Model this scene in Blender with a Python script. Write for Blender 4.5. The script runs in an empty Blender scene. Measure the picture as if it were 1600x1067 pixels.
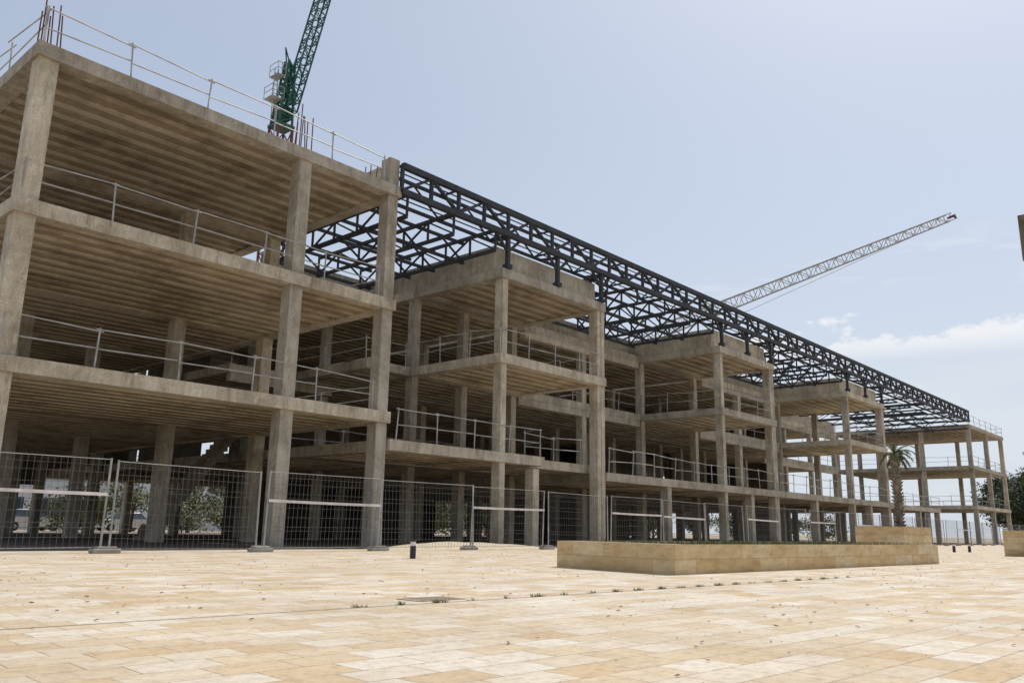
import bpy, math, random
from mathutils import Vector, Matrix
random.seed(7)
R=math.radians
scene=bpy.context.scene
COL=scene.collection

# ---------------------------------------------------------------- helpers
class MB:
    def __init__(s): s.v=[];s.f=[];s.m=[]
    def box(s,x0,x1,y0,y1,z0,z1,m=0,mb=None):
        b=len(s.v)
        s.v+=[(x0,y0,z0),(x1,y0,z0),(x1,y1,z0),(x0,y1,z0),(x0,y0,z1),(x1,y0,z1),(x1,y1,z1),(x0,y1,z1)]
        s.f+=[(b,b+3,b+2,b+1),(b+4,b+5,b+6,b+7),(b,b+1,b+5,b+4),(b+1,b+2,b+6,b+5),(b+2,b+3,b+7,b+6),(b+3,b,b+4,b+7)]
        s.m+=[m if mb is None else mb]+[m]*5
    def bar(s,p,q,w,h=None,m=0,up=(0,0,1)):
        h=h or w
        p=Vector(p);q=Vector(q);d=(q-p)
        if d.length<1e-6:return
        d.normalize();u=Vector(up)
        if abs(d.dot(u))>.98:u=Vector((1,0,0))
        a=d.cross(u).normalized();c=a.cross(d).normalized()
        b=len(s.v)
        for e in(p,q):
            for i,j in((-1,-1),(1,-1),(1,1),(-1,1)):
                s.v.append(tuple(e+a*(i*w/2)+c*(j*h/2)))
        s.f+=[(b+3,b+2,b+1,b),(b+4,b+5,b+6,b+7),(b,b+1,b+5,b+4),(b+1,b+2,b+6,b+5),(b+2,b+3,b+7,b+6),(b+3,b,b+4,b+7)]
        s.m+=[m]*6
    def tube(s,p,q,r0,r1=None,n=6,m=0):
        r1=r0 if r1 is None else r1
        p=Vector(p);q=Vector(q);d=(q-p).normalized();u=Vector((0,0,1))
        if abs(d.dot(u))>.98:u=Vector((1,0,0))
        a=d.cross(u).normalized();c=a.cross(d).normalized();b=len(s.v)
        for e,r in((p,r0),(q,r1)):
            for i in range(n):
                t=2*math.pi*i/n
                s.v.append(tuple(e+a*(math.cos(t)*r)+c*(math.sin(t)*r)))
        for i in range(n):
            j=(i+1)%n
            s.f.append((b+i,b+j,b+n+j,b+n+i));s.m.append(m)
        s.f.append(tuple(b+i for i in range(n-1,-1,-1)));s.m.append(m)
        s.f.append(tuple(b+n+i for i in range(n)));s.m.append(m)
    def poly(s,pts,m=0):
        b=len(s.v);s.v+=[tuple(p) for p in pts];s.f.append(tuple(range(b,b+len(pts))));s.m.append(m)
    def obj(s,name,mats,parent=None,loc=(0,0,0),smooth=False,bevel=0):
        me=bpy.data.meshes.new(name);me.from_pydata(s.v,[],s.f)
        for mt in (mats if isinstance(mats,(list,tuple)) else [mats]):me.materials.append(mt)
        me.polygons.foreach_set('material_index',s.m)
        if smooth: me.polygons.foreach_set('use_smooth',[True]*len(me.polygons))
        me.update()
        o=bpy.data.objects.new(name,me);o.location=loc;COL.objects.link(o)
        if parent:o.parent=parent
        if bevel:
            b=o.modifiers.new('b','BEVEL');b.width=bevel;b.segments=1;b.limit_method='ANGLE'
        return o
def empty(name,loc,label,cat,group=None):
    e=bpy.data.objects.new(name,None);e.location=loc;e.empty_display_size=.3;COL.objects.link(e)
    e["label"]=label;e["category"]=cat
    if group:e["group"]=group
    return e
def tag(o,label,cat,group=None):
    o["label"]=label;o["category"]=cat
    if group:o["group"]=group
def copytree(src,loc,rotz=0,scale=1,label=None):
    n=src.copy();COL.objects.link(n);n.location=loc;n.rotation_euler=(0,0,rotz);n.scale=(scale,)*3
    for c in src.children:
        k=c.copy();COL.objects.link(k);k.parent=n
    if label:n["label"]=label
    return n

# ---------------------------------------------------------------- materials
def newmat(name):
    m=bpy.data.materials.new(name);m.use_nodes=True
    nt=m.node_tree;b=nt.nodes['Principled BSDF'];return m,nt,b
def N(nt,t,**k):
    n=nt.nodes.new(t)
    for a,v in k.items():setattr(n,a,v)
    return n
def ramp(nt,stops,inp):
    r=N(nt,'ShaderNodeValToRGB')
    e=r.color_ramp.elements
    while len(e)<len(stops):e.new(.5)
    for i,(p,c) in enumerate(stops):
        e[i].position=p;e[i].color=(*c,1) if len(c)==3 else c
    nt.links.new(inp,r.inputs[0]);return r
def mixc(nt,mode,fac,a,b):
    x=N(nt,'ShaderNodeMix',data_type='RGBA',blend_type=mode)
    for s,v in((x.inputs[0],fac),(x.inputs[6],a),(x.inputs[7],b)):
        if isinstance(v,(int,float)):s.default_value=v
        elif isinstance(v,tuple):s.default_value=(*v,1) if len(v)==3 else v
        else:nt.links.new(v,s)
    return x.outputs[2]
def noise(nt,vec,scale,detail=6,rough=.6):
    n=N(nt,'ShaderNodeTexNoise');n.inputs['Scale'].default_value=scale;n.inputs['Detail'].default_value=detail
    n.inputs['Roughness'].default_value=rough
    nt.links.new(vec,n.inputs['Vector']);return n
def mapping(nt,vec,scale=(1,1,1),rot=(0,0,0)):
    m=N(nt,'ShaderNodeMapping');m.inputs['Scale'].default_value=scale;m.inputs['Rotation'].default_value=rot
    nt.links.new(vec,m.inputs['Vector']);return m.outputs[0]
def bump(nt,b,h,st,dist):
    u=N(nt,'ShaderNodeBump');u.inputs['Strength'].default_value=st;u.inputs['Distance'].default_value=dist
    nt.links.new(h,u.inputs['Height']);nt.links.new(u.outputs[0],b.inputs['Normal'])
def geo(nt): return N(nt,'ShaderNodeNewGeometry').outputs['Position']

def concrete(name,c0,c1,c2,streak=.75,var=.24,stain=.35,wave=True):
    m,nt,b=newmat(name);p=geo(nt)
    n1=noise(nt,p,.9,9,.72);r=ramp(nt,[(.3,c0),(.5,c1),(.68,c2)],n1.outputs[0])
    n2=noise(nt,mapping(nt,p,(3.2,3.2,.6)),1.3,8,.78)
    r2=ramp(nt,[(.33,(.38,.345,.30)),(.46,(.82,.80,.77)),(.60,(1.04,1.03,1.02))],n2.outputs[0])
    c=mixc(nt,'MULTIPLY',streak,r.outputs[0],r2.outputs[0])
    n3=noise(nt,p,22,4,.7);r3=ramp(nt,[(.35,(.62,.62,.62)),(.6,(1.06,1.06,1.06))],n3.outputs[0])
    c=mixc(nt,'MULTIPLY',.55,c,r3.outputs[0])
    n4=noise(nt,p,2.6,7,.7);r4=ramp(nt,[(.57,(0,0,0)),(.68,(1,1,1))],n4.outputs[0])
    c=mixc(nt,'MIX',mixc(nt,'MULTIPLY',1.0,r4.outputs[0],(.4,.4,.4)),c,tuple(min(1,x*1.25) for x in c2))
    if stain:
        n5=noise(nt,p,.55,6,.65);r5=ramp(nt,[(.40,(.45,.40,.34)),(.52,(1,1,1))],n5.outputs[0]);c=mixc(nt,'MULTIPLY',stain,c,r5.outputs[0])
    oi=N(nt,'ShaderNodeObjectInfo');rr=ramp(nt,[(0,(1-var,1-var,1-var)),(1,(1.08,1.06,1.02))],oi.outputs['Random'])
    c=mixc(nt,'MULTIPLY',1.0,c,rr.outputs[0])
    nt.links.new(c,b.inputs['Base Color']);b.inputs['Roughness'].default_value=.92
    if wave:
        w=N(nt,'ShaderNodeTexWave',wave_type='BANDS',bands_direction='Z');w.inputs['Scale'].default_value=.33;w.inputs['Distortion'].default_value=.4
        nt.links.new(p,w.inputs[0])
        ad=N(nt,'ShaderNodeMath',operation='MULTIPLY_ADD');nt.links.new(w.outputs[1],ad.inputs[0]);ad.inputs[1].default_value=.25
        nt.links.new(n3.outputs[0],ad.inputs[2]);h=ad.outputs[0]
    else:h=n3.outputs[0]
    bump(nt,b,h,.6,.025);return m
M_conc=concrete('concrete',(.38,.335,.26),(.56,.505,.41),(.69,.64,.54))
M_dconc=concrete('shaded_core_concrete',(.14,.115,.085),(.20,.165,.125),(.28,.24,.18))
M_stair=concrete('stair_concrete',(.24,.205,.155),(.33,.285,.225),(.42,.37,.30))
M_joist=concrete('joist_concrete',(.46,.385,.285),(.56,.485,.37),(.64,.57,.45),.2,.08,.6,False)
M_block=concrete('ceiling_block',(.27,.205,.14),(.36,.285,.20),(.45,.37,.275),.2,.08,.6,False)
def plain(name,c,rough=.6,metal=0,nv=.25,ns=3):
    m,nt,b=newmat(name);p=geo(nt)
    n=noise(nt,p,ns,5);r=ramp(nt,[(.3,tuple(x*(1-nv) for x in c)),(.7,tuple(min(1,x*(1+nv)) for x in c))],n.outputs[0])
    nt.links.new(r.outputs[0],b.inputs['Base Color']);b.inputs['Roughness'].default_value=rough;b.inputs['Metallic'].default_value=metal
    return m
M_steel=plain('painted_steel',(.040,.043,.050),.7,0,.35)
M_steel.node_tree.nodes['Principled BSDF'].inputs['Specular IOR Level'].default_value=.3
M_galv=plain('galvanised_steel',(.36,.355,.34),.6,.2,.35,2)
M_wire=plain('fence_wire',(.15,.145,.14),.7,.1)
M_rust=plain('rusty_rebar',(.16,.07,.045),.9)
M_green=plain('green_paint',(.012,.085,.055),.6,0,.4,1)
M_red=plain('red_paint',(.15,.045,.04),.7)
M_cream=plain('jib_paint',(.34,.33,.29),.6)
M_white=plain('white_tape',(.72,.66,.63),.6)
M_black=plain('black_metal',(.02,.02,.022),.4)
M_foot=plain('fence_foot',(.36,.33,.28),.9)
M_bark=plain('bark',(.12,.085,.055),.95,0,.4,6)
M_palmbark=plain('palm_bark',(.21,.175,.13),.95,0,.5,9)
M_soil=plain('soil',(.10,.07,.04),.95)
M_floor=plain('shaded_floor',(.13,.105,.08),.95,0,.4,.6)  # dark tone paints the building's interior shade into the floor colour
M_facade=plain('pale_facade',(.62,.64,.67),.7,0,.06)
M_glass=plain('window_glass',(.06,.08,.11),.15,0,.3)
M_carw=plain('white_car_paint',(.70,.70,.70),.3,0,.03)
def leafmat(name,a,b_):
    m,nt,b=newmat(name);p=geo(nt);n=noise(nt,p,1.1,4)
    r=ramp(nt,[(.3,a),(.7,b_)],n.outputs[0]);nt.links.new(r.outputs[0],b.inputs['Base Color']);b.inputs['Roughness'].default_value=.7
    return m
M_leaf=leafmat('pine_foliage',(.02,.035,.012),(.06,.085,.028))
M_olive=leafmat('olive_foliage',(.07,.085,.028),(.19,.185,.065))
M_palm=leafmat('palm_frond',(.06,.085,.025),(.15,.17,.05))
M_grass=leafmat('grass',(.06,.10,.02),(.17,.17,.05))
M_dry=leafmat('dry_leaf',(.07,.04,.02),(.20,.12,.06))

PA=-3.7
def paving():
    m,nt,b=newmat('stone_paving');p=geo(nt);q=mapping(nt,p,(1,1,1),(0,0,R(-PA)))
    br=N(nt,'ShaderNodeTexBrick');nt.links.new(q,br.inputs['Vector'])
    br.inputs['Scale'].default_value=1;br.inputs['Brick Width'].default_value=.40;br.inputs['Row Height'].default_value=.26
    br.inputs['Mortar Size'].default_value=.0045;br.inputs['Mortar Smooth'].default_value=.1;br.inputs['Bias'].default_value=0
    br.inputs['Color1'].default_value=(0,0,0,1);br.inputs['Color2'].default_value=(1,1,1,1);br.inputs['Mortar'].default_value=(.5,.5,.5,1)
    br.offset=.37;br.offset_frequency=2
    r=ramp(nt,[(0,(.46,.33,.185)),(.12,(.53,.44,.32)),(.28,(.60,.55,.475)),(.44,(.50,.385,.235)),(.58,(.55,.48,.38)),(.72,(.61,.57,.50)),(.86,(.51,.41,.28)),(1,(.48,.355,.21))],br.outputs[0])
    zn=noise(nt,q,.28,3,.5);zr=ramp(nt,[(.38,(.65,.65,.65)),(.56,(1,1,1))],zn.outputs[0])
    c=mixc(nt,'MIX',zr.outputs[0],(.55,.48,.375),r.outputs[0])
    n1=noise(nt,q,.6,7,.65);r1=ramp(nt,[(.3,(.76,.70,.62)),(.62,(1.03,1.02,1))],n1.outputs[0])
    c=mixc(nt,'MULTIPLY',.75,c,r1.outputs[0])
    n2=noise(nt,mapping(nt,q,(3,5,3)),2.3,9,.75);r2=ramp(nt,[(.34,(.74,.66,.54)),(.56,(1.04,1.03,1.02))],n2.outputs[0])
    c=mixc(nt,'MULTIPLY',.5,c,r2.outputs[0])
    n3=noise(nt,q,15,8,.82);r3=ramp(nt,[(.50,(1.02,1.02,1.02)),(.68,(.44,.37,.30))],n3.outputs[0])
    c=mixc(nt,'MULTIPLY',.6,c,r3.outputs[0])
    n6=noise(nt,q,7,3,.6);jr=ramp(nt,[(.36,(.35,.35,.35)),(.55,(1,1,1))],n6.outputs[0])
    jf=mixc(nt,'MULTIPLY',1.0,br.outputs['Fac'],jr.outputs[0])
    c=mixc(nt,'MIX',jf,c,(.23,.17,.115))
    nt.links.new(c,b.inputs['Base Color']);b.inputs['Roughness'].default_value=.88
    s=N(nt,'ShaderNodeMath',operation='SUBTRACT');nt.links.new(n3.outputs[0],s.inputs[0]);nt.links.new(br.outputs['Fac'],s.inputs[1])
    bump(nt,b,s.outputs[0],.5,.008);return m
M_pave=paving()
def stone():
    m,nt,b=newmat('sandstone');tc=N(nt,'ShaderNodeTexCoord');sp=N(nt,'ShaderNodeSeparateXYZ');nt.links.new(tc.outputs['Object'],sp.inputs[0])
    ad=N(nt,'ShaderNodeMath',operation='ADD');nt.links.new(sp.outputs[0],ad.inputs[0]);nt.links.new(sp.outputs[1],ad.inputs[1])
    cb=N(nt,'ShaderNodeCombineXYZ');nt.links.new(ad.outputs[0],cb.inputs[0]);nt.links.new(sp.outputs[2],cb.inputs[1])
    br=N(nt,'ShaderNodeTexBrick');nt.links.new(cb.outputs[0],br.inputs['Vector']);br.inputs['Scale'].default_value=1
    br.inputs['Brick Width'].default_value=.95;br.inputs['Row Height'].default_value=.235;br.inputs['Mortar Size'].default_value=.004
    br.inputs['Color1'].default_value=(0,0,0,1);br.inputs['Color2'].default_value=(1,1,1,1);br.offset=.41
    r=ramp(nt,[(0,(.58,.42,.21)),(.3,(.70,.57,.35)),(.6,(.63,.47,.25)),(.8,(.74,.64,.44)),(1,(.65,.50,.28))],br.outputs[0])
    n=noise(nt,mapping(nt,tc.outputs['Object'],(1,1,3)),2.2,9,.75);r1=ramp(nt,[(.3,(.62,.5,.36)),(.5,(.92,.88,.82)),(.65,(1.08,1.08,1.08))],n.outputs[0])
    c=mixc(nt,'MULTIPLY',.9,r.outputs[0],r1.outputs[0])
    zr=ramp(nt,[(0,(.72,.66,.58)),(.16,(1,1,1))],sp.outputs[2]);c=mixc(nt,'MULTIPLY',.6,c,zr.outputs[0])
    c=mixc(nt,'MIX',br.outputs['Fac'],c,(.34,.25,.15))
    nt.links.new(c,b.inputs['Base Color']);b.inputs['Roughness'].default_value=.85
    bump(nt,b,n.outputs[0],.4,.01);return m
M_stone=stone()
def dirt():
    m,nt,b=newmat('bare_earth');p=geo(nt);n=noise(nt,p,.5,9,.7)
    r=ramp(nt,[(.3,(.22,.17,.12)),(.5,(.32,.26,.19)),(.7,(.40,.34,.26))],n.outputs[0])
    nt.links.new(r.outputs[0],b.inputs['Base Color']);b.inputs['Roughness'].default_value=.95
    n2=noise(nt,p,8,6,.7);bump(nt,b,n2.outputs[0],.8,.05);return m
M_dirt=dirt()

# ---------------------------------------------------------------- ground
g=MB();g.poly([(-900,-900,0),(1500,-900,0),(1500,1500,0),(-900,1500,0)])
go=g.obj('ground',M_dirt);go["kind"]="structure"
g=MB();g.poly([(-60,-40,.004),(260,-40,.004),(260,20.6,.004),(-60,20.6,.004)])
go=g.obj('plaza_paving',M_pave);go["kind"]="structure"
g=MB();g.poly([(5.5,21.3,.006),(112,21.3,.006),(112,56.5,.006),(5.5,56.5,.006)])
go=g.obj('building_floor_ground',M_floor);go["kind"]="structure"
g=MB();d=Vector((1,-.0645,0)).normalized();pn=Vector((-d.y,d.x,0))
p0=Vector((-3,6.17,.008));p1=Vector((60,2.1,.008))
g.poly([p0-pn*.010,p1-pn*.010,p1+pn*.010,p0+pn*.010])
go=g.obj('paving_joint',plain('joint_dirt',(.33,.26,.18),.95));go["kind"]="structure"

# ---------------------------------------------------------------- building
BLD=empty('unfinished_building',(0,0,0),"unfinished multi-storey concrete frame building with dark steel roof trusses","building")
def slab(x0,x1,y0,y1,zt,beams=(),name='floor_slab',rows=(),D=.38):
    b=MB();T=D-.085
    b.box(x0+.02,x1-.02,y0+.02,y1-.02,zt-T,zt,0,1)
    e=.5
    b.box(x0,x1,y0,y0+e,zt-D,zt-.003);b.box(x0,x1,y1-e,y1,zt-D,zt-.003)
    b.box(x0,x0+e,y0+e,y1-e,zt-D,zt-.003);b.box(x1-e,x1,y0+e,y1-e,zt-D,zt-.003)
    y=y0+e+.5
    while y<y1-e-.25:
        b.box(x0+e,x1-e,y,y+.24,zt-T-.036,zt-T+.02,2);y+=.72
    for bx in beams:
        if x0+e<bx-.3 and bx+.3<x1-e: b.box(bx-.3,bx+.3,y0+e,y1-e,zt-T-.042,zt-T+.01,2)
    for by in rows:
        if y0+e<by-.3 and by+.3<y1-e: b.box(x0+e,x1-e,by-.3,by+.3,zt-T-.048,zt-T+.01,2)
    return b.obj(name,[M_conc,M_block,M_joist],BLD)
def col(x,y,zt,wx=.6,wy=.62):
    b=MB();b.box(x-wx/2,x+wx/2,y-wy/2,y+wy/2,-.1,zt)
    o=b.obj('column',M_conc,BLD,bevel=.015);return o
XB=18.45
L1a,L2a,RFa=4.52,8.49,12.74
rows1=[22.30,29.8,37.3,44.8,52.2]
for z in(L1a,L2a,RFa):
    slab(6.15,XB-.02,21.95,52.6,z,(),'roof_slab' if z==RFa else 'floor_slab',rows1,.39)
for x in(6.48,14.4):
    for y in rows1: col(x,y,RFa-.05,.50 if x<7 else .46,.5)
for i,y in enumerate(rows1): col(18.14,y,RFa-.05 if i else 13.80,.46,.5)
for y in(33.5,41,48.5): col(10.4,y,RFa-.1,.45,.45)
b=MB();b.box(18.0,18.30,22.6,37,RFa-.01,13.62);b.obj('roof_upstand',M_conc,BLD)
rows2=[22.30,27.6,34.2,41,48,54.6]
YB=55.0
L2b,RFb=7.55,11.10
C1,C2,C3=31.2,49.5,70.1
blocks=[(XB,24.0,C1),(C1,42.45,C2),(C2,62.0,C3)]
xs_grid=[24.3,30.9,36.8,42.75,49.2,55.5,62.3,69.8]
XE=97.0;XM=C3+.05;XR=87.5
slab(XB,26.75,21.95,27.3,3.60,(24,),rows=())
slab(26.77,C1,22.9,27.3,3.60)
slab(C1+.02,XM,21.95,27.3,3.25,xs_grid)
slab(XM+.02,86,22.6,31.9,3.25,(75,80))
slab(XB,C1,27.32,YB,3.60,xs_grid,rows=rows2)
slab(C1+.02,XM,27.32,YB,3.25,xs_grid,rows=rows2)
slab(18.47,XM,33.0,YB,L2b,xs_grid,rows=rows2)
slab(21.5,XM,27.32,32.98,L2b,xs_grid)
for z in(3.25,L2b,RFb): slab(XM+.02,XR,32.4,YB,z,(75,81),'roof_slab' if z>9 else 'floor_slab',rows2)
rb=[(23.95,C1),(31.6,C2),(50.0,C3)]
for a,c in rb: slab(a,c,27.32,YB,RFb,xs_grid,'roof_slab',rows2)
for (s,c0,c1) in blocks:
    slab(c0-.05,c1,21.95,27.3,L2b)
    slab(c0-.05,c1,21.95,27.3,RFb,(),'roof_slab')
    b=MB();b.box(c0+.06,c1-.05,22.55,22.75,RFb-.01,12.18);b.box(c0+.06,c0+.28,22.75,33,RFb-.01,12.18);b.box(c1-.25,c1-.05,22.75,27.9,RFb-.01,12.18)
    b.obj('parapet',M_conc,BLD)
    col(c0+.30,22.30,RFb-.05,.32,.45)
    for k in(-.15,.15): col(c1-.26+k,22.30,RFb-.05,.27,.48)
for a,c in rb:
    b=MB();b.box(max(a,18.5)+.4,c-.2,27.95,28.15,RFb-.01,12.15);b.obj('parapet',M_conc,BLD)
b=MB();b.box(18.5,23.9,31.0,31.25,RFb-.6,12.2);b.obj('parapet',M_conc,BLD)
b=MB();b.box(70.3,87.4,32.5,32.7,RFb-.01,12.1);b.obj('parapet',M_conc,BLD)
slab(18.47,23.93,31.3,YB,RFb,(),'roof_slab')
for x in(26.4,36.8,55.5,46,65.8): col(x,22.32,3.1,.38,.45)
for x in(74,80,85.7): 
    for y in(22.9,31.6):col(x,y,3.1,.36,.42)
for x in [27.4]+xs_grid:
    for y in rows2[1:4]:
        if x==27.4 and y>28: continue
        col(x,y,RFb-.05,.38,.44)
for x in(75,81,87.2):
    for y in(32.7,41): col(x,y,RFb-.05,.36,.42)
for x in xs_grid[::2]:
    for y in rows2[4:]: col(x,y,RFb-.05,.42,.48)
for x in(33.8,46,52.4,58.6):
    col(x,34.2,7.4,.36,.4)
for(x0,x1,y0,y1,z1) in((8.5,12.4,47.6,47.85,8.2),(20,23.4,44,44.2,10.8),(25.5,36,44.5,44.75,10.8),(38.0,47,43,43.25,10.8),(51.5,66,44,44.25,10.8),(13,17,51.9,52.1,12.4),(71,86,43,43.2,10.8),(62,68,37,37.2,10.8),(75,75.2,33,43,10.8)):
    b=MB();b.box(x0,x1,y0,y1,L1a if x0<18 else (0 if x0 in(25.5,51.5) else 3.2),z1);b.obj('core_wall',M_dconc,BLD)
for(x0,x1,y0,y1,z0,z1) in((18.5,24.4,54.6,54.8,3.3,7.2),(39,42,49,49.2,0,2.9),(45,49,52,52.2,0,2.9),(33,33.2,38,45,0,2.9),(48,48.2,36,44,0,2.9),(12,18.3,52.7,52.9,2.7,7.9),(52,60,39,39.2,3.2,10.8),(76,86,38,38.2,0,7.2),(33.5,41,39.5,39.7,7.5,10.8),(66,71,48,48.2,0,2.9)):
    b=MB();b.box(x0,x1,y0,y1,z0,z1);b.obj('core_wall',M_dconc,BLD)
for(x0,x1,y0,y1,zt) in((C1+.05,42.3,27.35,27.7,7.2),(C2+.1,61.8,27.35,27.7,7.2),(31.7,42.3,27.35,27.7,10.75),(50.1,61.8,27.35,27.7,10.75),(18.6,24,33.05,33.4,7.2),(70.3,87.4,32.45,32.8,10.75),(70.3,87.4,32.45,32.8,7.2)):
    b=MB();b.box(x0,x1,y0,y1,zt-.4,zt);b.obj('beam',M_conc,BLD)
for z in(3.9,8.0,12.3):
    slab(XE,112.2,21.95,36.4,z,(104,),'roof_slab' if z>12 else 'floor_slab',(),.36)
for x in(97.3,104.6,111.9):
    for y in(22.25,26.9,31.5,36.1): 
        if x==104.6 and y in(26.9,31.5):continue
        col(x,y,12.2,.38,.42)
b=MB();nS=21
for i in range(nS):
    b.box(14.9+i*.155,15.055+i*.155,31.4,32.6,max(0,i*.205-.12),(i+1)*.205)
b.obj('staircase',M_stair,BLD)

for (x,y,h,n) in((6.5,22.4,1.45,6),(14.4,22.4,1.55,8),(17.3,22.6,.6,3),(6.5,29.8,1.2,5),(14.4,29.8,1.3,5)):
    b=MB()
    for i in range(n):
        px=x-.24+.48*(i%3)/2;py=y-.22+.44*(i//3)/1.5
        b.tube((px,py,RFa-.1),(px+random.uniform(-.08,.08),py+random.uniform(-.08,.08),RFa+h*random.uniform(.7,1.05)),.02,n=5)
    b.obj('starter_bars',M_rust,BLD)

def rail(pts,z,h=1.05,sp=2.5):
    b=MB()
    for a,c in zip(pts[:-1],pts[1:]):
        a=Vector((*a,z));c=Vector((*c,z));L=(c-a).length;n=max(1,round(L/sp))
        tops=[]
        for i in range(n+1):
            p=a.lerp(c,i/n);t=p+Vector((random.uniform(-.08,.08),random.uniform(-.07,.03),h+random.uniform(-.05,.08)))
            b.tube(p-Vector((0,0,.25)),t,.024,n=6);tops.append((p,t))
        for i in range(n):
            p,t=tops[i];p2,t2=tops[i+1];sag=random.uniform(-.07,.02)
            b.tube(t-Vector((.1,0,.05)),t2+Vector((.1,0,sag-.05)),.020,n=6)
            b.tube(p.lerp(t,.5)+Vector((0,.03,sag)),p2.lerp(t2,.5)+Vector((0,.03,0)),.020,n=6)
    b.obj('guardrail',M_galv,BLD)
rail([(6.3,40),(6.3,22.08),(17.7,22.08)],RFa)
rail([(6.3,40),(6.3,22.08),(17.7,22.08)],L2a)
rail([(6.3,40),(6.3,22.08),(17.7,22.08)],L1a)
rail([(18.3,29),(18.3,22.9)],L2a);rail([(18.3,29),(18.3,22.9)],L1a)
rail([(18.8,22.08),(26.6,22.08),(26.7,23.0),(30.6,23.0)],3.6,1.1,2.0)
rail([(C1+.3,22.08),(C2-.6,22.08)],3.25,1.1,2.0);rail([(C2+.3,22.08),(C3-.6,22.08)],3.25,1.1,2.0);rail([(C3+.4,22.7),(85.9,22.7)],3.25)
for(s,c0,c1) in blocks:
    rail([(c0+.05,27.3),(c0+.05,22.08),(c1-.1,22.08),(c1-.1,27)],L2b,1.1,2.0)
rail([(C1+.3,27.42),(42.3,27.42)],L2b,1.1,2);rail([(C2+.3,27.42),(61.8,27.42)],L2b,1.1,2)
rail([(31.5,33.5),(48,33.5)],3.25,1.05);rail([(50,33.5),(68,33.5)],3.25);rail([(19,29),(30,29)],3.6)
rail([(24.5,34.8),(48,34.8)],L2b);rail([(70.3,32.5),(87.3,32.5)],L2b)
rail([(18.6,33.1),(21.4,33.1),(21.6,27.5),(23.8,27.5)],L2b)
for z in(3.9,8.0,12.3): rail([(97.1,36),(97.1,22.08),(112,22.08),(112.1,36)],z)

def truss(p,q,zt,zb,n,ch=.24,web=.13,name='roof_truss',vert=True):
    b=MB();p=Vector((*p,0));q=Vector((*q,0))
    P=lambda t,z:(p.lerp(q,t)+Vector((0,0,z)))
    b.bar(P(0,zt-ch/2),P(1,zt-ch/2),ch*.9,ch);b.bar(P(0,zb+ch/2),P(1,zb+ch/2),ch*.9,ch)
    for i in range(n+1):
        if vert: b.bar(P(i/n,zb+ch*.6),P(i/n,zt-ch*.6),web)
        if i<n:
            if i%2==0: b.bar(P(i/n,zb+ch*.7),P((i+1)/n,zt-ch*.7),web*.9)
            else: b.bar(P(i/n,zt-ch*.7),P((i+1)/n,zb+ch*.7),web*.9)
    return b.obj(name,M_steel,BLD)
ZT,ZB=13.70,12.48
NT=54
truss((18.42,21.95),(XE,21.95),ZT,ZB,NT,.22,.12)
truss((18.42,23.0),(XE,23.0),ZT-.02,ZB+.02,NT,.12,.065,vert=False)
n=NT//2;st=(XE-18.42)/n
b=MB()
for i in range(n+1):
    x=18.42+i*st
    b.bar((x,21.95,ZT-.1),(x,23.0,ZT-.1),.07);b.bar((x,21.95,ZB+.1),(x,23.0,ZB+.1),.07)
b.bar((18.5,22.5,ZB+.1),(XE,22.5,ZB+.1),.04);b.bar((18.5,22.5,ZT-.1),(XE,22.5,ZT-.1),.04)
b.obj('truss_bracing',M_steel,BLD)
for(s,c0,c1) in blocks:
    k=2
    for i in range(k+1):
        x=c0+.3+(c1-c0-.6)*i/k;b=MB()
        b.bar((x,22.0,RFb+.02),(x,22.0,RFb+.2),.30,.30)
        b.bar((x,22.0,RFb+.15),(x,22.0,ZB+.05),.16)
        b.bar((x,22.0,ZB-.02),(x,23.0,ZB+.06),.12)
        b.bar((x+.03,22.0,ZB-.62),(x+.75,22.0,ZB+.05),.10)
        b.bar((x-.03,22.0,ZB-.62),(x-.75,22.0,ZB+.05),.10)
        b.obj('truss_bracket',M_steel,BLD)
recess=[(18.5,24),(C1,42.3),(C2,61.9),(C3,82),(82.1,97)]
for (a,c) in recess:
    L=c-a;k=max(1,round(L/2.9))
    zt,zb=ZB+.22,RFb+.62
    yb=30.9 if a<68 else 32.3
    if 30<a<68: yb=27.8
    far=a>68
    if far:k=max(1,round(L/3.6))
    for i in range(k+1):
        x=a+.35+(L-.7)*i/k
        truss((x,22.1),(x,yb),zt,zb,6,.13,.075 if not far else .06,vert=not far)
    for y in((24.2,26,27.6,30.4) if not far else (25.5,29,)):
        if y>yb:continue
        truss((a+.1,y),(c-.1,y),zt-.07,zb-.07,max(4,round(L/1.5)),.12,.075 if not far else .06,vert=False)

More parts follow.
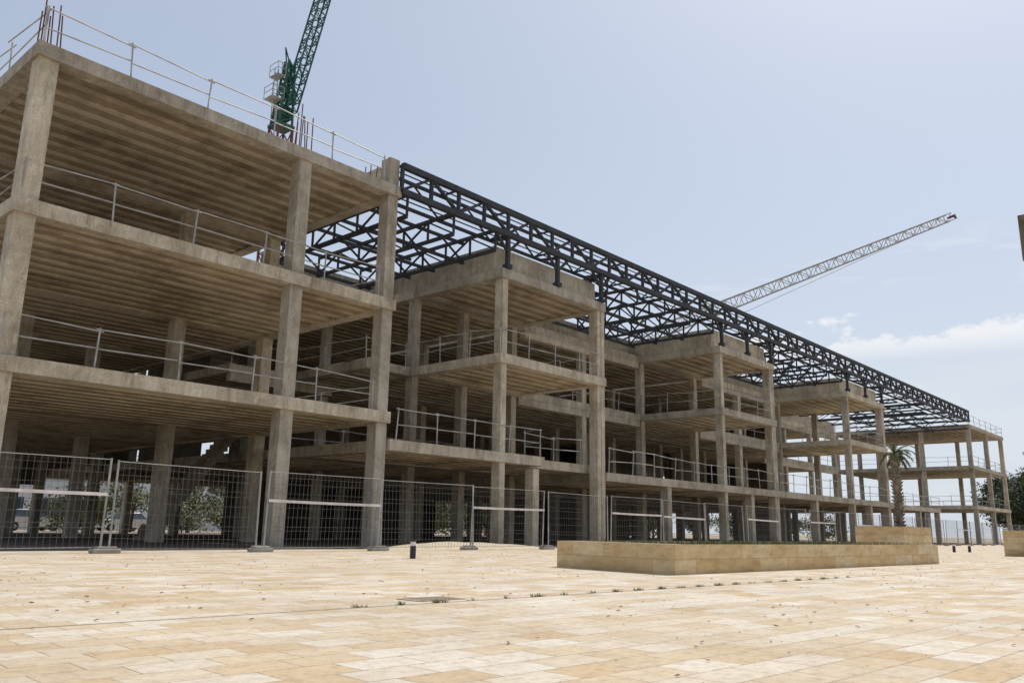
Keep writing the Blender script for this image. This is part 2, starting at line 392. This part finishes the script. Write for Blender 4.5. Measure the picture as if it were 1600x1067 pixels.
# ---------------------------------------------------------------- fence panels
FY=19.0;SP=3.82
F=empty('fence_panel',(0,0,0),"galvanised wire mesh site fence panel on concrete feet","fence","temporary fence panels along the plaza edge")
b=MB()
for x in(.06,SP-.1):b.tube((x,0,.02),(x,0,2.02),.024,n=8)
for z in(.10,1.99):b.tube((.06,0,z),(SP-.1,0,z),.008,n=6)
b.obj('frame',M_galv,F)
b=MB();nx=28
for i in range(1,nx):
    x=.06+(SP-.16)*i/nx;b.bar((x,0,.1),(x,0,1.98),.006)
for z in(.32,.52,.62,.86,1.1,1.34,1.46,1.7,1.86):b.bar((.06,0,z),(SP-.1,0,z),.007)
b.obj('wire_mesh',M_wire,F)
b=MB();b.box(-.32,.28,-.13,.13,.006,.1);b.box(-.24,.2,-.1,.1,.1,.15);b.obj('foot',M_foot,F,bevel=.015)
def tape(par,s):
    b=MB();n=10;sl=random.uniform(-.01,.07)
    zs=[1.27-sl*(i/n)-.008*math.sin(math.pi*i/n)+s for i in range(n+1)]
    for i in range(n):
        x0=.06+(SP-.16)*i/n;x1=.06+(SP-.16)*(i+1)/n
        b.poly([(x0,-.045,zs[i]),(x1,-.045,zs[i+1]),(x1,-.045,zs[i+1]+.07),(x0,-.045,zs[i]+.07)])
    b.obj('barrier_tape',M_white,par)
start=8.1-SP*2
F.location=(start,FY,0);F.rotation_euler=(0,0,R(.5))
for i in range(1,28):
    n=copytree(F,(start+SP*i,FY+random.uniform(-.1,.14),0),R(random.uniform(-1.8,1.8)))
    n.rotation_euler[0]=R(random.uniform(-2.5,2.5));n.rotation_euler[1]=R(random.uniform(-.5,.5))
    if i in(1,3,5,7,8,10,12,14,17,20):
        tape(n,random.uniform(-.06,.05));n["label"]="wire mesh fence panel with a strip of white barrier tape"

# ---------------------------------------------------------------- planters
def planter(pts,h,label,t=.32,soilz=.06):
    ox,oy=pts[0]
    e=empty('stone_planter',(ox,oy,0),label,"planter")
    P=[Vector((x-ox,y-oy,0)) for x,y in pts]
    c=sum(P,Vector())/4
    I=[p+((c-p).normalized()*t*1.4) for p in P]
    b=MB()
    for i in range(4):
        j=(i+1)%4;u=Vector((0,0,h));z=Vector((0,0,.004))
        b.poly([P[i]+z,P[j]+z,P[j]+u,P[i]+u]);b.poly([P[i]+u,P[j]+u,I[j]+u,I[i]+u]);b.poly([I[j]+z,I[i]+z,I[i]+u,I[j]+u])
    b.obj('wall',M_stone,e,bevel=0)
    b=MB();b.poly([i_+Vector((0,0,h-soilz)) for i_ in I]);b.obj('soil',M_soil,e)
    b=MB()
    for k in range(3600 if h<.6 else 300):
        s,t_=random.random(),random.random()
        p=I[0].lerp(I[1],s).lerp(I[3].lerp(I[2],s),t_)+Vector((0,0,h-soilz))
        if math.sin(p.x*1.3)+math.sin(p.y*2.1+p.x*.6)<-.4:continue
        a=random.uniform(0,6.28);w=.012;hh=random.uniform(.05,.13)
        d=Vector((math.cos(a),math.sin(a),0));l=Vector((random.uniform(-.05,.05),random.uniform(-.05,.05),hh))
        b.poly([p-d*w,p+d*w,p+l])
    b.obj('grass',M_grass,e)
    return e
planter([(11.8,7.02),(23.3,6.28),(23.55,9.1),(12.35,9.82)],.47,"long low sandstone planter with sparse grass on top")
planter([(26.9,8.15),(29.2,8.02),(29.3,9.5),(27.0,9.62)],.95,"taller square sandstone planter holding a small palm")
planter([(36.2,5.1),(39.2,4.9),(39.4,7.3),(36.4,7.5)],.95,"square sandstone planter beside the plaza path")

def palm(loc,H,label,nf=26,fl=.95,seed=1,tr=.125):
    rnd=random.Random(seed)
    e=empty('palm_tree',loc,label,"palm tree")
    b=MB();n=int(H/.11)
    for i in range(n):
        z0=H*i/n;r=tr+.03*i/n+rnd.uniform(-.015,.015)
        b.tube((0,0,z0),(0,0,z0+H/n*1.02),r*.9,r*1.16,n=12)
        for k in range(9):
            a=rnd.uniform(0,6.28);q=Vector((math.cos(a)*r,math.sin(a)*r,z0+.05));b.bar(q,q+Vector((math.cos(a)*.07,math.sin(a)*.07,.09)),.05,.02)
    b.obj('trunk',M_palmbark,e)
    b=MB()
    for i in range(nf):
        a=rnd.uniform(0,6.28);el=rnd.uniform(-.5,1.45);L=fl*rnd.uniform(.5,1.1)
        d=Vector((math.cos(a),math.sin(a),0));p=Vector((0,0,H));v=d*math.cos(el)+Vector((0,0,math.sin(el)))
        seg=9;side=Vector((-d.y,d.x,0))
        for s in range(seg):
            q=p+v*(L/seg);b.bar(p,q,.022)
            ll=.17*math.sin((s+1.2)/(seg+1)*3.0)+.04
            for k in range(3):
                pp=p.lerp(q,k/3)
                for sg in(-1,1):
                    tip=pp+side*sg*ll*.7+v*ll*.7+Vector((0,0,-.08*rnd.random()))
                    b.poly([pp-v*.016,pp+v*.016,tip])
            v=(v+Vector((0,0,-.2))).normalized();p=q
    b.obj('crown',M_palm,e)
palm((28.42,8.70,.89),2.35,"small palm tree with ragged crown in a stone planter",26,.74,2,.10)
palm((38.3,6.6,.89),2.4,"small palm tree in a square stone planter",22,.9,5)

B=empty('bollard',(12.57,14.0,.004),"short black bollard light with pale band on paving","bollard","bollard lights on the plaza")
b=MB();b.tube((0,0,0),(0,0,.27),.065,n=16);b.tube((0,0,.36),(0,0,.41),.07,n=16);b.tube((0,0,.26),(0,0,.37),.02,n=8);b.obj('post',M_black,B)
b=MB();b.tube((0,0,.27),(0,0,.36),.058,n=16);b.obj('lamp_lens',M_white,B)
for l in((42.2,10.7),(43.6,10.4),(52,10)):copytree(B,(l[0],l[1],.004))

b=MB();b.box(-.28,.28,-.17,.17,.005,.011);
for i in range(6):b.box(-.24,.24,-.14+i*.052,-.125+i*.052,.010,.014)
o=b.obj('drain_cover',plain('cast_cover',(.36,.28,.20),.9),loc=(5.6,5.95,0));tag(o,"rusty rectangular drain cover set in the paving","drain cover");o.rotation_euler=(0,0,R(PA))

b=MB()
for k in range(6500):
    x=random.uniform(0,34);y=random.uniform(-4,17)
    if 11.3<x<24 and 6<y<10:continue
    if math.sin(x*.9+y*.5)+math.sin(y*1.3-x*.3)+random.uniform(-1,1)<-.2:continue
    a=random.uniform(0,6.28);s=random.choice((.006,.008,.012,.018,.026));z=.010
    d=Vector((math.cos(a),math.sin(a),0));e_=Vector((-d.y,d.x,0));p=Vector((x,y,z))
    b.poly([p-d*s,p+e_*s*.45+Vector((0,0,s*.4)),p+d*s+Vector((0,0,s*.3)),p-e_*s*.45])
o=b.obj('dry_leaves',M_dry);o["kind"]="stuff";o["label"]="dry leaves scattered on pale paving";o["category"]="leaves"
b=MB()
for k in range(150):
    t=random.uniform(.12,.27);t=round(t*150)/150+random.uniform(-.0012,.0012);c=p0.lerp(p1,t)
    for j in range(9):
        a=random.uniform(0,6.28);d=Vector((math.cos(a),math.sin(a),0));p=c+d*random.uniform(0,.03)
        p.z=.006;b.poly([p-d.orthogonal()*.005,p+Vector((.008,.003,0)),p+d*random.uniform(.01,.03)+Vector((0,0,random.uniform(.01,.04)))])
o=b.obj('weeds',M_grass);o["kind"]="stuff";o["label"]="small weeds growing in a paving joint";o["category"]="weeds"

b=MB();nx,ny=40,10
def hz(i,j):
    u=i/nx;v=j/ny
    return .004+max(0,math.sin(math.pi*u)**.9*math.sin(math.pi*v))*(.22+.03*math.sin(u*7)+.012*math.sin(u*31+v*5))
for i in range(nx):
    for j in range(ny):
        q=[(i,j),(i+1,j),(i+1,j+1),(i,j+1)]
        b.poly([(17.0+8*a/nx,19.5+2.1*c/ny,hz(a,c)) for a,c in q])
o=b.obj('sand_heap',plain('pale_sand',(.50,.41,.29),.95,0,.2,5),smooth=True);tag(o,"low spread heap of pale sand behind the fence","sand heap")

# ---------------------------------------------------------------- parked cars
def car(loc,rz,mat,label):
    e=empty('parked_car',loc,label,"car","cars parked behind the building")
    def ext(prof,y0,y1,inset,name,mt):
        b=MB();n=len(prof);A=[];C=[]
        for(x,z) in prof:
            k=inset*max(0,(z-.9))
            A.append((x,y0+k,z));C.append((x,y1-k,z))
        b.poly(A);b.poly(C[::-1])
        for i in range(n):
            j=(i+1)%n;b.poly([A[j],A[i],C[i],C[j]])
        return b.obj(name,mt,e,bevel=.03)
    ext([(-2.15,.3),(2.1,.3),(2.15,.65),(1.95,.82),(1.0,.95),(-1.75,.98),(-2.15,.85)],-.87,.87,0,'body',mat)
    ext([(-1.7,.98),(1.0,.95),(.35,1.42),(-1.2,1.45)],-.80,.80,.32,'cabin_glass',M_glass)
    b=MB();b.box(-1.1,.28,-.60,.60,1.44,1.49);b.obj('roof',mat,e,bevel=.02)
    for x in(-1.35,1.35):
        for y in(-.80,.80):
            b=MB();b.tube((x,y-.1,.31),(x,y+.1,.31),.31,n=16);b.tube((x,y-.115,.31),(x,y+.115,.31),.16,n=10,m=1);b.obj('wheel',[M_black,M_galv],e)
    e.rotation_euler=(0,0,rz)
car((31.0,70,0),3.2,M_carw,"white hatchback car parked behind the building")
car((22.6,66,0),.1,M_carw,"white hatchback car parked behind the building")

# ---------------------------------------------------------------- cranes
def lattice(b,p,q,w0,w1,n,ch,web,up=(0,0,1),m=0):
    p=Vector(p);q=Vector(q);d=(q-p).normalized();u=Vector(up)
    a=d.cross(u).normalized();c=a.cross(d).normalized()
    def C(t,k):
        w=w0+(w1-w0)*t;i,j=((-1,-1),(1,-1),(1,1),(-1,1))[k]
        return p.lerp(q,t)+a*(i*w/2)+c*(j*w/2)
    for k in range(4):
        b.bar(C(0,k),C(1,k),ch,m=m)
        for i in range(n):
            k2=(k+1)%4
            b.bar(C(i/n,k),C(i/n,k2),web,m=m)
            if i%2:b.bar(C(i/n,k),C((i+1)/n,k2),web,m=m)
            else:b.bar(C(i/n,k2),C((i+1)/n,k),web,m=m)
CR=empty('tower_crane',(30.3,50,0),"green lattice tower crane with raised jib behind the building","crane")
b=MB();lattice(b,(0,0,0),(0,0,28.9),1.2,1.2,18,.13,.07,(0,1,0));b.obj('mast',M_red,CR)
b=MB();b.box(-.7,.7,-.7,.7,28.9,29.1)
lattice(b,(0,0,29.1),(.3,0,34.4),1.1,.5,8,.14,.09,(0,1,0));b.box(-.4,.4,-.4,.4,29.5,30.4);b.box(-.25,.35,-.25,.25,31.8,32.3)
b.bar((-.7,.1,30.4),(.5,.1,30.7),.2);b.bar((.3,0,34.2),(0,.3,35.6),.1);b.bar((.3,0,32),(0,.3,35.6),.07);b.obj('tower_head',M_green,CR)
b=MB();lattice(b,(.4,-.2,30.4),(2.9,-.6,43.5),.85,.85,15,.10,.055,(0,1,0));lattice(b,(2.9,-.6,43.5),(5.6,-1.1,58),.85,.6,16,.10,.055,(0,1,0));b.obj('jib',M_green,CR)
b=MB()
for z,xo in((30.9,-1.25),(32.8,-.95)):
    b.box(xo,-.3,-.5,.6,z,z+.05)
    for zz in(.5,.95):
        b.bar((xo,-.5,z+zz),(xo,.6,z+zz),.035);b.bar((xo,-.5,z+zz),(-.3,-.5,z+zz),.035)
    for x in(xo,(xo-.3)/2,-.3):b.bar((x,-.5,z),(x,-.5,z+1.0),.035)
    b.bar((xo,.6,z),(xo,.6,z+1.0),.035)
b.bar((-.6,0,29.2),(-.6,0,33.4),.05);b.bar((-.9,0,29.2),(-.9,0,33.4),.05)
for i in range(12):b.bar((-.6,0,29.4+i*.33),(-.9,0,29.4+i*.33),.035)
b.obj('access_platform',M_galv,CR)
CR2=empty('tower_crane',(80.8,51,0),"pale lattice crane jib with red tip behind the roof","crane")
o0=Vector((80.8,51,0));j0=Vector((86,48,25.5))-o0;j1=Vector((115.6,25.9,41.9))-o0
dd=(j1-j0);jb=j0-dd*.25
b=MB();lattice(b,(0,0,0),(0,0,jb.z),1.4,1.4,16,.15,.08,(0,1,0));b.bar((0,0,jb.z),jb,.8);b.obj('mast',M_cream,CR2)
b=MB();lattice(b,jb,j1,1.5,.95,36,.11,.06);b.obj('jib',M_cream,CR2)
b=MB();e1=j1+dd.normalized()*.7;b.bar(j1-dd.normalized()*.2,e1,.6,.3);b.bar(e1,e1+Vector((.2,-.2,-.4)),.2);b.obj('jib_tip',M_red,CR2)
b=MB();b.tube(jb+Vector((0,0,-2.5)),j1.lerp(jb,.28)+Vector((0,0,-.9)),.03,n=5);b.tube(j1.lerp(jb,.28)+Vector((0,0,-.9)),j1+Vector((0,0,-.4)),.03,n=5);b.obj('hoist_cable',M_galv,CR2)

e=empty('stone_pylon',(30.0,3.3,0),"tall brown stone pylon with projecting head","pylon")
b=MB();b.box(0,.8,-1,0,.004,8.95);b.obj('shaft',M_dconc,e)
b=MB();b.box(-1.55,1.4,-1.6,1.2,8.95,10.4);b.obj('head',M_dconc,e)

def office(x0,y0,L,H,D,label,nb):
    e=empty('office_building',(x0,y0,0),label,"building")
    b=MB();b.box(0,L,0,D,0,H);b.box(-.2,L+.2,-.2,D+.2,H,H+.35);b.obj('wall',M_facade,e)
    k=int(L/3.4)
    for f in range(nb):
        z=1.1+f*3.1
        for i in range(k):
            b=MB();x=.6+i*3.4
            b.box(x,x+2.6,-.03,.05,z,z+1.5,1);b.box(x-.07,x+2.67,-.06,-.031,z-.08,z,0);b.box(x+1.25,x+1.35,-.07,-.031,z,z+1.5,0)
            b.obj('window',[M_galv,M_glass],e)
office(12,76,22,8.0,14,"pale two-storey office building with window bands",2)
office(43,92,24,6.6,12,"long pale two-storey building with window rows",2)

# ---------------------------------------------------------------- trees
def tree(name,H,W,mat,label,cat,seed,clumps=60,leaves=70,ls=.2,th=.35,grp=None):
    rnd=random.Random(seed);e=empty(name,(0,0,0),label,cat,grp)
    t=MB();base=H*th;t.tube((0,0,-.1),(.1,.05,base),.05*H*.55,.03*H*.6,n=9)
    c=MB()
    for k in range(clumps):
        a=rnd.uniform(0,6.28);zz=rnd.uniform(-1,1);rr=math.sqrt(1-zz*zz*.85)*rnd.uniform(.35,1)*(1+.25*math.sin(a*3+seed))
        p=Vector((math.cos(a)*rr*W/2,math.sin(a)*rr*W/2,base+(H-base)*(.5+.5*zz*rnd.uniform(.75,1))))
        if k%4==0:
            mid=Vector((p.x*.45,p.y*.45,base+(p.z-base)*.35));t.tube((.1,.05,base*.95),mid,.012*H,.009*H,n=5);t.tube(mid,p,.009*H,.003*H,n=5)
        R0=W*.13*rnd.uniform(.7,1.4)
        for l in range(leaves):
            d=Vector((rnd.gauss(0,1),rnd.gauss(0,1),rnd.gauss(0,.7)));q=p+d*R0*.55
            n1=Vector((rnd.uniform(-1,1),rnd.uniform(-1,1),rnd.uniform(-1,1))).normalized();n2=n1.orthogonal().normalized();s=ls*rnd.uniform(.6,1.3)
            c.poly([q-n1*s,q+n2*s*.5,q+n1*s,q-n2*s*.5])
    t.obj('trunk',M_bark,e);c.obj('crown',mat,e);return e
t1=tree('pine_tree',10,9,M_leaf,"dark green pine tree with dense rounded crown","tree",3,80,80,.24,.28,"trees around the site")
t2=tree('olive_tree',5.5,5,M_olive,"grey-green olive tree with open crown","tree",8,45,50,.14,.3,"trees around the site")
t3=tree('pine_tree',8,8,M_leaf,"broad dark green pine tree behind the site","tree",21,70,70,.24,.14,"trees around the site")
t4=tree('olive_tree',3.2,5.5,M_olive,"low spreading olive shrub behind the building","tree",31,50,60,.14,.1,"trees around the site")
t1.location=(143,26,0);t2.location=(28.5,63,0);t3.location=(150,24,0);t4.location=(36,62,0)
for(x,y,s)in((146,29,.95),(133,23.5,.8),(156,25,1.1),(163,29,1.2),(172,28,1.2),(152,20,.9),(128,20,.6),(160,21,1.1),(145,20,.8),(139,23,.85)):
    copytree(t1 if random.random()<.4 else t3,(x,y,0),random.uniform(0,6),s)
for(x,y,s)in((38,62,1.0),(33.5,64,.9),(44,72,.9),(51,63,1.1),(59,70,1.0),(66,66,1.2),(77,66,1.1),(86,64,1.3)):
    copytree(t2,(x,y,0),random.uniform(0,6),s*random.uniform(.85,1.15))
for(x,y,s)in((48,80,.6),(42,64,.6),(55,72,.75),(62,70,.8),(70,66,.75),(78,68,.85),(86,60,.7),(94,60,.7),(100,56,.6),(49,66,.6),(57,64,.6),(66,60,.55),(74,60,.6)):
    copytree(t3,(x,y,0),random.uniform(0,6),s)
for(x,y,s)in((24,61,.9),(31,60,.8),(41,61,1),(47,62,1.1),(54,60,.9),(58,62,1.2),(63,61,1),(69,60,1.1),(75,59,1.2),(82,60,1.1),(88,57.5,1),(93,61,1.2),(99,50,1),(105,47,1.1),(112,44,1)):
    copytree(t4,(x,y,0),random.uniform(0,6),s)

# ---------------------------------------------------------------- light and sky
SAZ,SEL=7.0,57.0
sd=Vector((math.cos(R(SAZ))*math.cos(R(SEL)),math.sin(R(SAZ))*math.cos(R(SEL)),math.sin(R(SEL))))
sl=bpy.data.lights.new('sun','SUN');sl.energy=4.1;sl.angle=R(.5);sl.color=(1,.97,.92)
so=bpy.data.objects.new('sun',sl);COL.objects.link(so);so.rotation_euler=sd.to_track_quat('Z','Y').to_euler()
w=bpy.data.worlds.new('World');scene.world=w;w.use_nodes=True;nt=w.node_tree
bg=nt.nodes['Background'];sky=N(nt,'ShaderNodeTexSky');sky.sky_type='NISHITA';sky.sun_disc=False
sky.sun_elevation=R(SEL);sky.sun_rotation=R(90-SAZ);sky.air_density=1.0;sky.dust_density=2.2;sky.ozone_density=1.0
tc=N(nt,'ShaderNodeTexCoord');D=tc.outputs['Generated'];sp=N(nt,'ShaderNodeSeparateXYZ');nt.links.new(D,sp.inputs[0])
nz=noise(nt,mapping(nt,D,(6,6,11)),2.4,10,.62)
nz2=noise(nt,mapping(nt,D,(3,3,22)),1.3,7,.55)
nz3=noise(nt,mapping(nt,D,(4,4,26)),1.9,8,.6)
def mr(inp,a,b_,c=0,d=1):
    m=N(nt,'ShaderNodeMapRange',interpolation_type='SMOOTHSTEP');nt.links.new(inp,m.inputs[0])
    for i,v in enumerate((a,b_,c,d)):m.inputs[i+1].default_value=v
    return m.outputs[0]
def mul(a,b_):
    m=N(nt,'ShaderNodeMath',operation='MULTIPLY');nt.links.new(a,m.inputs[0])
    if isinstance(b_,(int,float)):m.inputs[1].default_value=b_
    else:nt.links.new(b_,m.inputs[1])
    return m.outputs[0]
def add(a,b_):
    m=N(nt,'ShaderNodeMath',operation='ADD');nt.links.new(a,m.inputs[0]);nt.links.new(b_,m.inputs[1]);return m.outputs[0]
dt=N(nt,'ShaderNodeVectorMath',operation='DOT_PRODUCT');nt.links.new(D,dt.inputs[0]);dt.inputs[1].default_value=(.975,.22,0)
side=mr(dt.outputs['Value'],.90,.95)
ht=add(sp.outputs[2],mul(nz.outputs[0],-.22))
cl=mul(mul(mr(ht,.120,.098),mr(sp.outputs[2],.182,.212)),side)
bank=mul(mul(mr(nz2.outputs[0],.36,.62),mr(sp.outputs[2],.23,.15)),side)
wisp=mul(mul(mul(mr(nz3.outputs[0],.50,.68),mr(sp.outputs[2],.25,.27)),mr(sp.outputs[2],.33,.29)),side)
haze=mul(mr(sp.outputs[2],.50,.0),.7)
c=mixc(nt,'MIX',.52,sky.outputs[0],(6.5,7.4,8.9))
c=mixc(nt,'MIX',haze,c,(6.9,7.6,8.5))
c=mixc(nt,'MIX',mul(bank,.5),c,(7.5,7.9,8.4))
c=mixc(nt,'MIX',mul(wisp,.4),c,(8.8,8.9,9.2))
c=mixc(nt,'MIX',mul(cl,.72),c,(9.4,9.4,9.5))
nt.links.new(c,bg.inputs[0]);bg.inputs[1].default_value=.10

# ---------------------------------------------------------------- camera
f=1300;p=R(12.74);az=R(41.74);ro=R(1.0)
s,c_=math.sin(az),math.cos(az)
fh=Vector((c_,s,0));Rt=Vector((s,-c_,0));Z=Vector((0,0,1))
fw=fh*math.cos(p)+Z*math.sin(p);U=-fh*math.sin(p)+Z*math.cos(p)
Ri=Rt*math.cos(ro)+U*math.sin(ro);Ui=U*math.cos(ro)-Rt*math.sin(ro)
cam=bpy.data.cameras.new('camera');cam.lens=f/1600*36;cam.sensor_width=36;cam.clip_end=4000;cam.clip_start=.1
co=bpy.data.objects.new('camera',cam);COL.objects.link(co)
m=Matrix((Ri,Ui,-fw)).transposed().to_4x4();m.translation=Vector((0,0,.65));co.matrix_world=m
scene.camera=co
scene.view_settings.view_transform='Standard';scene.view_settings.look='None';scene.view_settings.exposure=0
